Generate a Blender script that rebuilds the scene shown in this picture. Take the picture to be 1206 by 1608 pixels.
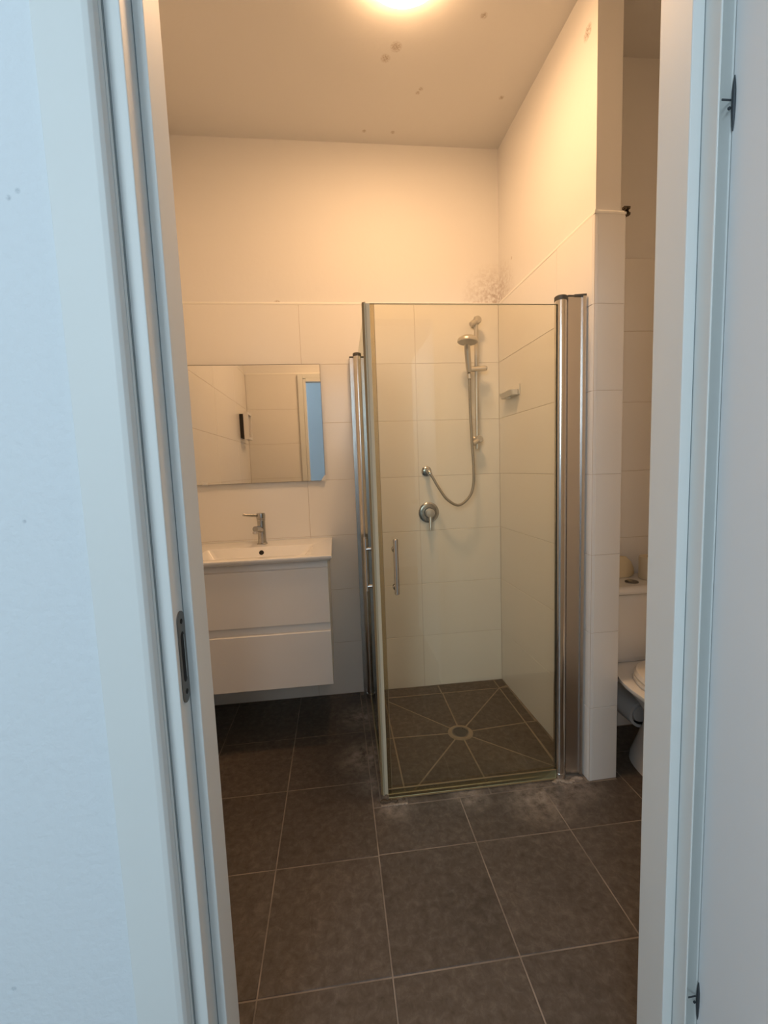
import bpy, bmesh, math, random
from mathutils import Vector, Matrix
random.seed(7)
for o in list(bpy.data.objects): bpy.data.objects.remove(o)
S = bpy.context.scene
COL = S.collection

# ---------------------------------------------------------------- camera
cam_d = bpy.data.cameras.new('camera'); cam = bpy.data.objects.new('camera', cam_d); COL.objects.link(cam)
F_PX, YAW, PITCH, ROLL, CAM_Z = 682.215, 0.1089, 0.0998, -0.0370, 1.2504
cy, sy, cp, sp = math.cos(YAW), math.sin(YAW), math.cos(PITCH), math.sin(PITCH)
fw = Vector((sy*cp, cy*cp, -sp)); r0 = Vector((cy, -sy, 0)); u0 = r0.cross(fw)
ri = math.cos(ROLL)*r0 + math.sin(ROLL)*u0; up = -math.sin(ROLL)*r0 + math.cos(ROLL)*u0
cam.matrix_world = Matrix(((ri.x, up.x, -fw.x, 0), (ri.y, up.y, -fw.y, 0), (ri.z, up.z, -fw.z, CAM_Z), (0, 0, 0, 1)))
cam_d.sensor_fit = 'VERTICAL'; cam_d.sensor_height = 36.0; cam_d.lens = F_PX/1608*36.0
cam_d.clip_start = 0.02
S.camera = cam

# ---------------------------------------------------------------- world, lights, exposure
w = bpy.data.worlds.new('world'); S.world = w; w.use_nodes = True
w.node_tree.nodes['Background'].inputs[0].default_value = (0.62, 0.82, 1.0, 1)
w.node_tree.nodes['Background'].inputs[1].default_value = 1.0
S.view_settings.view_transform = 'Standard'; S.view_settings.look = 'None'
S.view_settings.exposure = 0.0; S.view_settings.gamma = 1.0; S.view_settings.use_curve_mapping = False

def area(name, loc, rot, sx, sy_, col, watts):
    d = bpy.data.lights.new(name, 'AREA'); d.shape = 'RECTANGLE'; d.size = sx; d.size_y = sy_
    d.color = col; d.energy = watts
    o = bpy.data.objects.new(name, d); COL.objects.link(o); o.location = loc; o.rotation_euler = rot
    return o
# daylight at two unseen hall windows; the narrow one is added fill
DAYLIGHT = (0.76, 0.91, 1.0)
area('unseen_window_daylight', (-1.20, -2.26, 2.15), (math.radians(90), 0, 0), 1.0, 1.2, DAYLIGHT, 43.0)
area('unseen_window_daylight', (0.19, -2.26, 2.15), (math.radians(90), 0, 0), 0.36, 1.2, DAYLIGHT, 8.0)  # added fill light for the recessed strips of the door frame
LAMP_COL = (1.0, 0.595, 0.300, 1); LAMP_STRENGTH = 87.0; LAMP_RIM = 33.0

# ---------------------------------------------------------------- materials
def nt(m): return m.node_tree.nodes, m.node_tree.links
def pmat(name, col, rough=0.5, metal=0.0, spec=0.5, var=0.0, bump=0.0, bscale=60.0, coat=0.0, noise=0.0, nscale=8.0):
    m = bpy.data.materials.new(name); m.use_nodes = True
    N, L = nt(m); b = N['Principled BSDF']
    b.inputs['Base Color'].default_value = (*col, 1); b.inputs['Roughness'].default_value = rough
    b.inputs['Metallic'].default_value = metal; b.inputs['Specular IOR Level'].default_value = spec
    b.inputs['Coat Weight'].default_value = coat
    src = None
    if var or noise:
        g = N.new('ShaderNodeNewGeometry'); n = N.new('ShaderNodeTexNoise'); n.inputs['Scale'].default_value = nscale
        n.inputs['Detail'].default_value = 5
        L.new(g.outputs['Position'], n.inputs['Vector'])
        oi = N.new('ShaderNodeObjectInfo')
        a = N.new('ShaderNodeMath'); a.operation = 'MULTIPLY_ADD'; L.new(n.outputs['Fac'], a.inputs[0]); a.inputs[1].default_value = noise*2; a.inputs[2].default_value = 1-noise
        c = N.new('ShaderNodeMath'); c.operation = 'MULTIPLY_ADD'; L.new(oi.outputs['Random'], c.inputs[0]); c.inputs[1].default_value = var*2; c.inputs[2].default_value = -var
        d = N.new('ShaderNodeMath'); d.operation = 'ADD'; L.new(a.outputs[0], d.inputs[0]); L.new(c.outputs[0], d.inputs[1])
        v = N.new('ShaderNodeVectorMath'); v.operation = 'SCALE'; v.inputs[0].default_value = col; L.new(d.outputs[0], v.inputs['Scale'])
        L.new(v.outputs[0], b.inputs['Base Color'])
    if bump:
        g = N.new('ShaderNodeNewGeometry'); n = N.new('ShaderNodeTexNoise'); n.inputs['Scale'].default_value = bscale; n.inputs['Detail'].default_value = 4
        L.new(g.outputs['Position'], n.inputs['Vector'])
        bp = N.new('ShaderNodeBump'); bp.inputs['Strength'].default_value = bump; bp.inputs['Distance'].default_value = 0.002
        L.new(n.outputs['Fac'], bp.inputs['Height']); L.new(bp.outputs['Normal'], b.inputs['Normal'])
    return m

def spot_mask(N, L, spots, nscale, lo, hi, soft=1.0):
    """1 inside the given (point, radius) blotches, broken up by noise, else 0"""
    g = N.new('ShaderNodeNewGeometry'); acc = None
    for p, r in spots:
        s = N.new('ShaderNodeVectorMath'); s.operation = 'DISTANCE'; L.new(g.outputs['Position'], s.inputs[0]); s.inputs[1].default_value = p
        mr = N.new('ShaderNodeMapRange'); L.new(s.outputs['Value'], mr.inputs['Value'])
        mr.inputs['From Min'].default_value = r; mr.inputs['From Max'].default_value = r*(1-soft); mr.inputs['To Min'].default_value = 0; mr.inputs['To Max'].default_value = 1
        if acc is None: acc = mr.outputs[0]
        else:
            a = N.new('ShaderNodeMath'); a.operation = 'MAXIMUM'; L.new(acc, a.inputs[0]); L.new(mr.outputs[0], a.inputs[1]); acc = a.outputs[0]
    n = N.new('ShaderNodeTexNoise'); n.inputs['Scale'].default_value = nscale; n.inputs['Detail'].default_value = 8; n.inputs['Roughness'].default_value = 0.7
    L.new(g.outputs['Position'], n.inputs['Vector'])
    mr = N.new('ShaderNodeMapRange'); L.new(n.outputs['Fac'], mr.inputs['Value']); mr.inputs['From Min'].default_value = lo; mr.inputs['From Max'].default_value = hi
    m = N.new('ShaderNodeMath'); m.operation = 'MULTIPLY'; L.new(acc, m.inputs[0]); L.new(mr.outputs[0], m.inputs[1])
    return m.outputs[0]

def plaster(name, col, spots=(), scol=(0.30, 0.20, 0.14), nscale=70, lo=0.42, hi=0.62, rough=0.7, small=(), bump=0.25, bscale=45):
    m = pmat(name, col, rough, bump=bump, bscale=bscale, spec=0.2)
    N, L = nt(m); b = N['Principled BSDF']
    src = None; base = (*col, 1)
    for sp_, args in ((spots, (nscale, lo, hi, 1.0)), (small, (160, 0.40, 0.55, 0.6))):
        if not sp_: continue
        mk = spot_mask(N, L, sp_, *args)
        mx = N.new('ShaderNodeMix'); mx.data_type = 'RGBA'; L.new(mk, mx.inputs['Factor'])
        if src: L.new(src, mx.inputs['A'])
        else: mx.inputs['A'].default_value = base
        mx.inputs['B'].default_value = (*scol, 1); src = mx.outputs['Result']
    if src: L.new(src, b.inputs['Base Color'])
    return m

D, RX, CZ = 2.344, 0.914, 2.881
M = {}
M['plaster'] = plaster('white_plaster', (0.81, 0.80, 0.785), spots=[((0.905, 2.344, 2.13), 0.20)], nscale=55, lo=0.40, hi=0.72,
                       small=[((0.925, 1.56, 2.72), 0.03), ((0.918, 2.19, 2.27), 0.012), ((-0.25, 2.35, 2.105), 0.02)])
M['ceiling'] = plaster('ceiling_paint', (0.80, 0.785, 0.765), scol=(0.50, 0.43, 0.36), small=[((0.316, 1.84, CZ), 0.026), ((0.28, 1.89, CZ), 0.022), ((0.45, 2.02, CZ), 0.012), ((0.44, 2.04, CZ), 0.011), ((0.22, 2.27, CZ), 0.012), ((0.82, 2.04, CZ), 0.013), ((0.36, 2.27, CZ), 0.012), ((0.62, 1.70, CZ), 0.015)])
M['tile'] = pmat('white_wall_tile', (0.83, 0.815, 0.785), 0.22, var=0.012, noise=0.015, nscale=3, spec=0.5)
M['grout'] = pmat('wall_grout', (0.58, 0.52, 0.46), 0.9)
M['caulk'] = pmat('white_caulk', (0.85, 0.84, 0.80), 0.45)
M['hall'] = plaster('hall_paint', (0.74, 0.785, 0.82), scol=(0.52, 0.57, 0.61), rough=0.6, small=[((-0.483, 0.6, 0.541), 0.0045), ((-0.361, 0.6, 1.597), 0.004), ((-0.372, 0.6, 1.589), 0.004), ((-0.397, 0.6, 1.20), 0.003)], bump=0.75, bscale=85)
M['frame'] = pmat('door_frame_paint', (0.75, 0.775, 0.765), 0.5, noise=0.015, nscale=4, spec=0.3)
M['leaf'] = pmat('door_leaf_paint', (0.85, 0.88, 0.90), 0.4, noise=0.015, nscale=5)
M['hall_floor'] = pmat('hall_floor', (0.20, 0.18, 0.16), 0.5)
M['gasket'] = pmat('grey_gasket', (0.24, 0.27, 0.28), 0.6)
M['steel'] = pmat('brushed_steel', (0.22, 0.205, 0.19), 0.42, metal=1.0)
M['dark'] = pmat('dark_hollow', (0.012, 0.011, 0.010), 0.8)
M['hinge'] = pmat('hinge_metal', (0.05, 0.06, 0.07), 0.5, metal=0.3)
M['chrome'] = pmat('polished_chrome', (0.66, 0.64, 0.61), 0.20, metal=1.0)
M['alu'] = pmat('bright_aluminium', (0.68, 0.66, 0.64), 0.27, metal=1.0)
M['scaled'] = pmat('limescaled_chrome', (0.48, 0.475, 0.46), 0.22, metal=1.0, noise=0.15, nscale=60)
M['hose'] = pmat('grey_metal_hose', (0.30, 0.28, 0.25), 0.5, metal=0.5)
M['satin'] = pmat('matt_plastic_chrome', (0.55, 0.53, 0.50), 0.35, metal=0.6)
M['cap'] = pmat('dark_grey_plastic', (0.07, 0.068, 0.06), 0.45)
M['lacquer'] = pmat('white_lacquer', (0.84, 0.83, 0.82), 0.25, noise=0.02, nscale=5)
M['ceramic'] = pmat('glazed_ceramic', (0.84, 0.83, 0.81), 0.12, coat=0.3)
M['plastic'] = pmat('white_plastic', (0.78, 0.77, 0.75), 0.35)
M['grey_plastic'] = pmat('grey_plastic', (0.52, 0.50, 0.48), 0.5)
M['black'] = pmat('black_plastic', (0.02, 0.018, 0.016), 0.5)
M['towel'] = pmat('beige_cloth', (0.74, 0.64, 0.44), 0.9, bump=0.6, bscale=300)
M['paper'] = pmat('toilet_paper', (0.80, 0.72, 0.55), 0.95, bump=0.4, bscale=400)
M['card'] = pmat('cardboard', (0.34, 0.24, 0.14), 0.9)
M['mirror'] = pmat('silvered_mirror', (0.88, 0.875, 0.85), 0.02, metal=1.0)
M['mirror_back_edge_shade'] = pmat('mirror_back_edge_shade', (0.06, 0.055, 0.045), 0.4)  # dark backing; on the edge strips it paints the mirror's edge shadow
M['mould'] = pmat('dirty_sealant', (0.10, 0.075, 0.05), 0.85, noise=0.5, nscale=60)
M['lime'] = pmat('limescale_crust', (0.36, 0.31, 0.26), 0.95, noise=0.4, nscale=70, bump=0.8, bscale=150)

def lamp_mat(strength):
    m = bpy.data.materials.new('lamp_diffuser'); m.use_nodes = True
    N, L = nt(m); b = N['Principled BSDF']
    b.inputs['Base Color'].default_value = (0.9, 0.88, 0.8, 1)
    b.inputs['Emission Color'].default_value = LAMP_COL; b.inputs['Emission Strength'].default_value = strength
    return m
M['lamp'] = lamp_mat(LAMP_STRENGTH); M['lamp_rim'] = lamp_mat(LAMP_RIM)

def slate(name, stains):
    m = bpy.data.materials.new(name); m.use_nodes = True
    N, L = nt(m); b = N['Principled BSDF']
    g = N.new('ShaderNodeNewGeometry'); oi = N.new('ShaderNodeObjectInfo')
    off = N.new('ShaderNodeVectorMath'); off.operation = 'SCALE'; off.inputs[0].default_value = (7, 3, 0); L.new(oi.outputs['Random'], off.inputs['Scale'])
    ad = N.new('ShaderNodeVectorMath'); L.new(g.outputs['Position'], ad.inputs[0]); L.new(off.outputs[0], ad.inputs[1])
    n1 = N.new('ShaderNodeTexNoise'); n1.inputs['Scale'].default_value = 40; n1.inputs['Detail'].default_value = 9; n1.inputs['Roughness'].default_value = 0.68; n1.inputs['Distortion'].default_value = 0.4
    n2 = N.new('ShaderNodeTexNoise'); n2.inputs['Scale'].default_value = 4.5; n2.inputs['Detail'].default_value = 4
    for n in (n1, n2): L.new(ad.outputs[0], n.inputs['Vector'])
    r = N.new('ShaderNodeValToRGB'); L.new(n1.outputs['Fac'], r.inputs[0])
    e = r.color_ramp.elements
    e[0].position = 0.26; e[0].color = (0.052, 0.042, 0.035, 1)
    e[1].position = 0.80; e[1].color = (0.155, 0.131, 0.114, 1)
    k = e.new(0.52); k.color = (0.090, 0.075, 0.064, 1)
    mr = N.new('ShaderNodeMapRange'); L.new(n2.outputs['Fac'], mr.inputs['Value']); mr.inputs['To Min'].default_value = 0.72; mr.inputs['To Max'].default_value = 1.28
    vr = N.new('ShaderNodeMath'); vr.operation = 'MULTIPLY_ADD'; L.new(oi.outputs['Random'], vr.inputs[0]); vr.inputs[1].default_value = 0.14; L.new(mr.outputs[0], vr.inputs[2])
    sc = N.new('ShaderNodeVectorMath'); sc.operation = 'SCALE'; L.new(r.outputs[0], sc.inputs[0]); L.new(vr.outputs[0], sc.inputs['Scale'])
    src = sc.outputs[0]
    if stains:
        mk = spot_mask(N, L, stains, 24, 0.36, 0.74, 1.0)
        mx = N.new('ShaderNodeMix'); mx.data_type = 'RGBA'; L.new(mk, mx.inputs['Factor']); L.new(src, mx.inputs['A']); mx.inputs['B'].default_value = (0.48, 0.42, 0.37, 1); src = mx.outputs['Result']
    L.new(src, b.inputs['Base Color'])
    b.inputs['Roughness'].default_value = 0.42; b.inputs['Specular IOR Level'].default_value = 0.35
    bp = N.new('ShaderNodeBump'); bp.inputs['Strength'].default_value = 0.35; bp.inputs['Distance'].default_value = 0.002
    L.new(n1.outputs['Fac'], bp.inputs['Height']); L.new(bp.outputs['Normal'], b.inputs['Normal'])
    return m
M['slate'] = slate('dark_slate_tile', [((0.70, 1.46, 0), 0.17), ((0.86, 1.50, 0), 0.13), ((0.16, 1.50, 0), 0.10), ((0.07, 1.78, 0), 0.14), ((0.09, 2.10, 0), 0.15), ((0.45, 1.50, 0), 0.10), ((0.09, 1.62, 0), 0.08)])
M['slate_shower'] = slate('dark_slate_shower', [])
M['floor_grout'] = pmat('floor_grout', (0.26, 0.22, 0.185), 0.95, noise=0.9, nscale=9)
M['shower_grout'] = pmat('shower_grout', (0.27, 0.23, 0.18), 0.95, noise=0.2, nscale=20)

def glass_mat(name, tint, rough=0.0, fac=0.04):
    m = bpy.data.materials.new(name); m.use_nodes = True
    N, L = nt(m); N.remove(N['Principled BSDF']); out = N['Material Output']
    t = N.new('ShaderNodeBsdfTransparent'); t.inputs[0].default_value = (*tint, 1)
    g = N.new('ShaderNodeBsdfGlossy'); g.inputs['Roughness'].default_value = rough; g.inputs[0].default_value = (0.95, 1.0, 0.95, 1)
    f = N.new('ShaderNodeFresnel'); f.inputs[0].default_value = 1.45
    mx = N.new('ShaderNodeMixShader'); L.new(f.outputs[0], mx.inputs[0]); L.new(t.outputs[0], mx.inputs[1]); L.new(g.outputs[0], mx.inputs[2])
    L.new(mx.outputs[0], out.inputs[0])
    return m
M['glass'] = glass_mat('green_tinted_glass', (0.966, 0.952, 0.893))
M['glass_edge'] = pmat('glass_edge', (0.42, 0.38, 0.26), 0.3)
M['seal'] = glass_mat('clear_seal_strip', (0.80, 0.74, 0.60), 0.5)
M['seal_light'] = pmat('pale_seal_strip', (0.27, 0.20, 0.11), 0.65, spec=0.2)
M['seal_tan'] = pmat('tan_seal_strip', (0.62, 0.55, 0.41), 0.6, spec=0.2)

# ---------------------------------------------------------------- mesh helpers
def obj(name, bm, mat, parent=None, smooth=35, recalc=True):
    if recalc: bmesh.ops.recalc_face_normals(bm, faces=bm.faces)
    me = bpy.data.meshes.new(name); bm.to_mesh(me); bm.free()
    mats = mat if isinstance(mat, (list, tuple)) else [mat]
    for k in mats: me.materials.append(M[k])
    if smooth:
        me.shade_smooth(); me.set_sharp_from_angle(angle=math.radians(smooth))
    o = bpy.data.objects.new(name, me); COL.objects.link(o)
    if smooth:
        wn = o.modifiers.new('weighted_normal', 'WEIGHTED_NORMAL'); wn.keep_sharp = True
    if parent: o.parent = parent; o.matrix_parent_inverse = parent.matrix_world.inverted() if False else Matrix.Translation(-parent.location)
    return o
def thing(name, label, cat, loc, group=None):
    o = bpy.data.objects.new(name, None); COL.objects.link(o); o.location = loc; o.empty_display_size = 0.05
    o['label'] = label; o['category'] = cat
    if group: o['group'] = group
    return o
def tag(o, label, cat, group=None):
    o['label'] = label; o['category'] = cat
    if group: o['group'] = group
    return o
def struct(o, label=None):
    o['kind'] = 'structure'
    if label: o['label'] = label
    return o
def lab(o, t): o['label'] = t; return o
def box(x0, x1, y0, y1, z0, z1, bev=0.0, seg=2, bm=None):
    bm2 = bmesh.new(); bmesh.ops.create_cube(bm2, size=1)
    for v in bm2.verts: v.co = Vector(((x0+x1)/2+v.co.x*(x1-x0), (y0+y1)/2+v.co.y*(y1-y0), (z0+z1)/2+v.co.z*(z1-z0)))
    if bev: bmesh.ops.bevel(bm2, geom=bm2.edges[:], offset=bev, segments=seg, affect='EDGES', profile=0.5)
    return merge(bm, bm2)
def merge(bm, bm2):
    if bm is None: return bm2
    me = bpy.data.meshes.new('t'); bm2.to_mesh(me); bm.from_mesh(me); bpy.data.meshes.remove(me); bm2.free(); return bm
def prism(pts, z0, z1, bev=0.0, bm=None, axis='z', seg=2):
    """extrude a polygon; axis z: pts=(x,y); axis x: pts=(y,z) from x=z0..z1; axis y: pts=(x,z)"""
    b = bmesh.new()
    def mk(p, t): return {'z': (p[0], p[1], t), 'x': (t, p[0], p[1]), 'y': (p[0], t, p[1])}[axis]
    lo = [b.verts.new(mk(p, z0)) for p in pts]; hi = [b.verts.new(mk(p, z1)) for p in pts]
    b.faces.new(lo[::-1]); b.faces.new(hi); n = len(pts)
    for i in range(n): b.faces.new((lo[i], lo[(i+1) % n], hi[(i+1) % n], hi[i]))
    if bev: bmesh.ops.bevel(b, geom=b.edges[:], offset=bev, segments=seg, affect='EDGES', profile=0.5)
    return merge(bm, b)
def frame_of(d):
    d = Vector(d).normalized(); a = Vector((0, 0, 1)) if abs(d.z) < 0.9 else Vector((1, 0, 0))
    u = d.cross(a).normalized(); return u, u.cross(d).normalized(), d
def lathe(prof, base, axis=(0, 0, 1), n=28, bm=None, cap=True):
    """prof = [(radius, height along axis)]"""
    b = bmesh.new(); u, v, d = frame_of(axis); base = Vector(base); rings = []
    for r, h in prof:
        rings.append([b.verts.new(base + d*h + (u*math.cos(2*math.pi*i/n) + v*math.sin(2*math.pi*i/n))*max(r, 1e-5)) for i in range(n)])
    for a, c in zip(rings, rings[1:]):
        for i in range(n): b.faces.new((a[i], a[(i+1) % n], c[(i+1) % n], c[i]))
    if cap: b.faces.new(rings[0][::-1]); b.faces.new(rings[-1])
    return merge(bm, b)
def cyl(p0, p1, r, n=24, ch=0.0, bm=None):
    p0, p1 = Vector(p0), Vector(p1); L_ = (p1-p0).length
    prof = [(r, 0), (r, L_)] if not ch else [(r-ch, 0), (r, ch), (r, L_-ch), (r-ch, L_)]
    return lathe(prof, p0, p1-p0, n, bm)
def spline(P, k=10):
    P = [Vector(p) for p in P]; Q = [P[0]*2-P[1]] + P + [P[-1]*2-P[-2]]; out = []
    for i in range(1, len(Q)-2):
        a, b, c, d = Q[i-1], Q[i], Q[i+1], Q[i+2]
        for j in range(k):
            t = j/k
            out.append(0.5*((2*b)+(c-a)*t+(2*a-5*b+4*c-d)*t*t+(3*b-a-3*c+d)*t**3))
    out.append(P[-1]); return out
def tube(P, r, n=12, bm=None, rib=0.0):
    b = bmesh.new(); rings = []; u = None
    for i, p in enumerate(P):
        d = (P[min(i+1, len(P)-1)] - P[max(i-1, 0)]).normalized()
        if u is None: u, v, _ = frame_of(d)
        else: u = (u - d*u.dot(d)).normalized(); v = d.cross(u)
        rr = r*(1-rib*(i % 2)) if not callable(r) else r(i/(len(P)-1))
        rings.append([b.verts.new(p + (u*math.cos(2*math.pi*k/n) + v*math.sin(2*math.pi*k/n))*rr) for k in range(n)])
    for a, c in zip(rings, rings[1:]):
        for k in range(n): b.faces.new((a[k], a[(k+1) % n], c[(k+1) % n], c[k]))
    b.faces.new(rings[0][::-1]); b.faces.new(rings[-1])
    return merge(bm, b)
def rrect(x0, x1, y0, y1, r, n=5):
    pts = []
    for cx, cy_, a0 in ((x1-r, y1-r, 0), (x0+r, y1-r, 90), (x0+r, y0+r, 180), (x1-r, y0+r, 270)):
        for i in range(n+1):
            a = math.radians(a0+90*i/n); pts.append((cx+r*math.cos(a), cy_+r*math.sin(a)))
    return pts
def loft(loops, bm=None, cap0=True, cap1=True):
    b = bmesh.new(); R_ = [[b.verts.new(p) for p in l] for l in loops]; n = len(R_[0])
    for a, c in zip(R_, R_[1:]):
        for i in range(n): b.faces.new((a[i], a[(i+1) % n], c[(i+1) % n], c[i]))
    if cap0: b.faces.new(R_[0][::-1])
    if cap1: b.faces.new(R_[-1])
    return merge(bm, b)

# wall tiles: one shared mesh per size, one object per tile
TMESH = {}
def tile_mesh(wd, ht, name, mat, ch=0.0012, th=0.007):
    key = (round(wd, 4), round(ht, 4), mat)
    if key in TMESH: return TMESH[key]
    b = bmesh.new(); hw, hh = wd/2, ht/2
    def ring(dx, y): return [b.verts.new((sx*(hw-dx), y, sz*(hh-dx))) for sx, sz in ((-1, -1), (1, -1), (1, 1), (-1, 1))]
    r = [ring(0, th), ring(0, ch), ring(ch, 0)]
    for a, c in zip(r, r[1:]):
        for i in range(4): b.faces.new((a[i], a[(i+1) % 4], c[(i+1) % 4], c[i]))
    b.faces.new(r[-1]); b.faces.new(r[0][::-1])
    bmesh.ops.recalc_face_normals(b, faces=b.faces)
    me = bpy.data.meshes.new(name); b.to_mesh(me); b.free(); me.materials.append(M[mat]); TMESH[key] = me
    return me
def tile_wall(parent, O, ang, us, zs, g=0.0015, name='tile'):
    """tiles on a vertical plane through O, running along direction ang (deg from +x); room side is to the right of that direction"""
    a = math.radians(ang); u = Vector((math.cos(a), math.sin(a), 0))
    for u0_, u1_ in zip(us, us[1:]):
        for z0, z1 in zip(zs, zs[1:]):
            me = tile_mesh(u1_-u0_-g, z1-z0-g, name, 'tile')
            o = bpy.data.objects.new(name, me); COL.objects.link(o); o.parent = parent
            j = random.uniform(-0.0004, 0.0004)
            nrm = Vector((math.sin(a), -math.cos(a), 0))
            o.location = Vector(O) + u*(u0_+u1_)/2 + Vector((0, 0, (z0+z1)/2)) + nrm*j
            o.rotation_euler = (0, 0, a + random.uniform(-0.0006, 0.0006))
def caulk(parent, pts, r=0.0055):
    """thin flat bead along the top edge of the tiles, following the points (room side on the right of the path)"""
    o = None
    for p, q in zip(pts, pts[1:]):
        p, q = Vector(p), Vector(q); d = (q-p).normalized(); n = Vector((d.y, -d.x, 0)); e = 0.0008
        L_ = []
        for c in (p - d*0.0005, q + d*0.0005):
            L_.append([c - n*0.008 + Vector((0, 0, -0.005)), c + n*e + Vector((0, 0, -0.005)), c + n*e + Vector((0, 0, 0.002)), c - n*0.0015 + Vector((0, 0, 0.007)), c - n*0.008 + Vector((0, 0, 0.007))])
        o = obj('caulk_bead', loft(L_), 'caulk', parent, 0)
    return o
ZS = [0.3*i for i in range(8)]; TT = 2.1
LX = -0.735                                     # left wall tile face
AX1, AY = 1.62, 1.81                            # toilet alcove: right wall, back wall
HFY, RFY = 0.60, 0.69                           # door wall: hall face, room face (tile face)

# ---------------------------------------------------------------- setting: shell
fl = struct(obj('floor', box(-0.90, 1.80, 0.60, 2.50, -0.12, -0.0015), 'floor_grout', smooth=0), 'dark tiled bathroom floor with pale grout')
struct(obj('ceiling', box(-0.90, 1.80, 0.60, 2.50, CZ, CZ+0.1), 'ceiling', smooth=0), 'plain painted bathroom ceiling with small flaking spots')
wb = struct(obj('wall_back', box(-0.90, 1.75, D+0.006, D+0.12, 0, CZ), 'plaster', smooth=0), 'back wall, white tiles below plaster')
obj('grout', box(LX, RX+0.01, D+0.0014, D+0.0062, 0, TT), 'grout', wb, 0)
tile_wall(wb, (0, D, 0), 0, [LX, -0.1456, 0.4544, RX], ZS)
caulk(wb, [(LX, D, TT+0.004), (RX, D, TT+0.004)])
wl = struct(obj('wall_left', box(-0.86, LX-0.006, 0.60, D+0.1, 0, CZ), 'plaster', smooth=0), 'left wall, white tiles below plaster')
obj('grout', box(LX-0.0062, LX-0.0014, RFY, D, 0, TT), 'grout', wl, 0)
tile_wall(wl, (LX, D, 0), -90+180, [-(D-RFY), -1.2, -0.6, 0], ZS)
caulk(wl, [(LX, RFY, TT+0.004), (LX, D, TT+0.004)])

# partition between shower and toilet: slightly out of square
SK = math.atan(0.018/0.85)
def W(s, t):                                    # s: distance forward from the back wall, t: to the right of the tile face
    return (RX + s*math.sin(SK) + t*math.cos(SK), D - s*math.cos(SK) + t*math.sin(SK))
SF = 0.849                                      # front end of the partition
TH = 0.117
wr = struct(obj('wall_right', prism([W(-0.05, 0.008), W(SF-0.008, 0.008), W(SF-0.008, TH-0.016), W(-0.05, TH-0.016)], 0, CZ, 0.0), 'plaster', smooth=0), 'partition wall between the shower and the toilet')
obj('grout', prism([W(0, 0.0016), W(SF-0.0016, 0.0016), W(SF-0.0016, TH-0.0016), W(0.5, TH-0.0016), W(0.5, TH-0.0163), W(SF-0.0083, TH-0.0163), W(SF-0.0083, 0.0083), W(0, 0.0083)], 0, TT-0.001), 'grout', wr, 0)
tile_wall(wr, (RX, D, 0), -90+math.degrees(SK), [0, 0.60, SF-0.0118], ZS)
p0 = W(SF, 0)
tile_wall(wr, (p0[0], p0[1], 0), math.degrees(SK), [0.0118, TH-0.001], ZS)
for i in range(7):                              # rounded white edge trims on the near corner
    z0, z1 = ZS[i]+0.0008, ZS[i+1]-0.0008
    c = [W(SF-0.0125, 0.0), W(SF-0.004, 0.0008), W(SF-0.0012, 0.003), W(SF-0.0002, 0.0125), W(SF-0.008, 0.0125), W(SF-0.0125, 0.007)]
    obj('corner_trim', prism(c, z0, z1), 'plastic', wr, 60)
p1 = W(SF, TH)
tile_wall(wr, (p1[0], p1[1], 0), 90+math.degrees(SK), [0, 0.52], ZS)
a0, a1, a2 = W(0, 0.0), W(SF, 0.0), W(SF, TH)
caulk(wr, [(a0[0], a0[1], TT+0.003), (a1[0], a1[1], TT+0.003), (a2[0], a2[1], TT+0.003)], 0.0042)
bm = bmesh.new()
q = W(SF-0.004, TH+0.002)
for k in range(7):
    bm = box(q[0]-0.006+random.uniform(-.004, .010), q[0]+0.004+random.uniform(0, .010), q[1]-0.004, q[1]+0.008, TT-0.006+0.004*k, TT+0.004*k+0.002, bm=bm)
obj('chipped_mortar', bm, 'mould', wr, 0)
b0, b1 = W(0.02, 0.0), W(SF-0.12, 0.0)
# toilet alcove and the door wall
wa = struct(obj('wall_alcove', box(1.00, AX1+0.12, AY+0.006, D+0.006, 0, CZ), 'plaster', smooth=0), 'wall behind the toilet')
obj('grout', box(1.04, AX1, AY+0.0014, AY+0.0062, 0, TT), 'grout', wa, 0)
tile_wall(wa, (0, AY, 0), 0, [1.045, AX1], ZS)
wo = struct(obj('wall_right_outer', box(AX1+0.006, AX1+0.12, 0.60, AY+0.02, 0, CZ), 'plaster', smooth=0), 'outer right wall beside the toilet')
obj('grout', box(AX1+0.0014, AX1+0.0062, RFY, AY, 0, TT), 'grout', wo, 0)
tile_wall(wo, (AX1, AY, 0), -90, [0, 0.6, AY-RFY], ZS)
OL, OR = -0.262, 0.645                          # rough opening
HH = 2.04
wf = bmesh.new()
wf = box(-3.0, OL, HFY, RFY-0.006, 0, 2.95, bm=wf); wf = box(OR, 1.75, HFY, RFY-0.006, 0, 2.95, bm=wf); wf = box(OL, OR, HFY, RFY-0.006, 2.10, 2.95, bm=wf)
wf_o = struct(obj('wall_front', wf, 'hall', smooth=0), 'textured white hall wall around the doorway')
obj('plaster_skin', box(LX-0.01, AX1+0.01, RFY-0.0061, RFY-0.003, TT, CZ), 'plaster', wf_o, 0)
bm = box(LX, -0.288, RFY-0.0062, RFY-0.0014, 0, TT); bm = box(0.664, AX1, RFY-0.0062, RFY-0.0014, 0, TT, bm=bm)
obj('grout', bm, 'grout', wf_o, 0)
tile_wall(wf_o, (0, RFY, 0), 180, [0.288, -LX], ZS)
tile_wall(wf_o, (0, RFY, 0), 180, [-AX1, -1.02, -0.664], ZS)
caulk(wf_o, [(AX1, RFY, TT+0.004), (LX, RFY, TT+0.004)])

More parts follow.
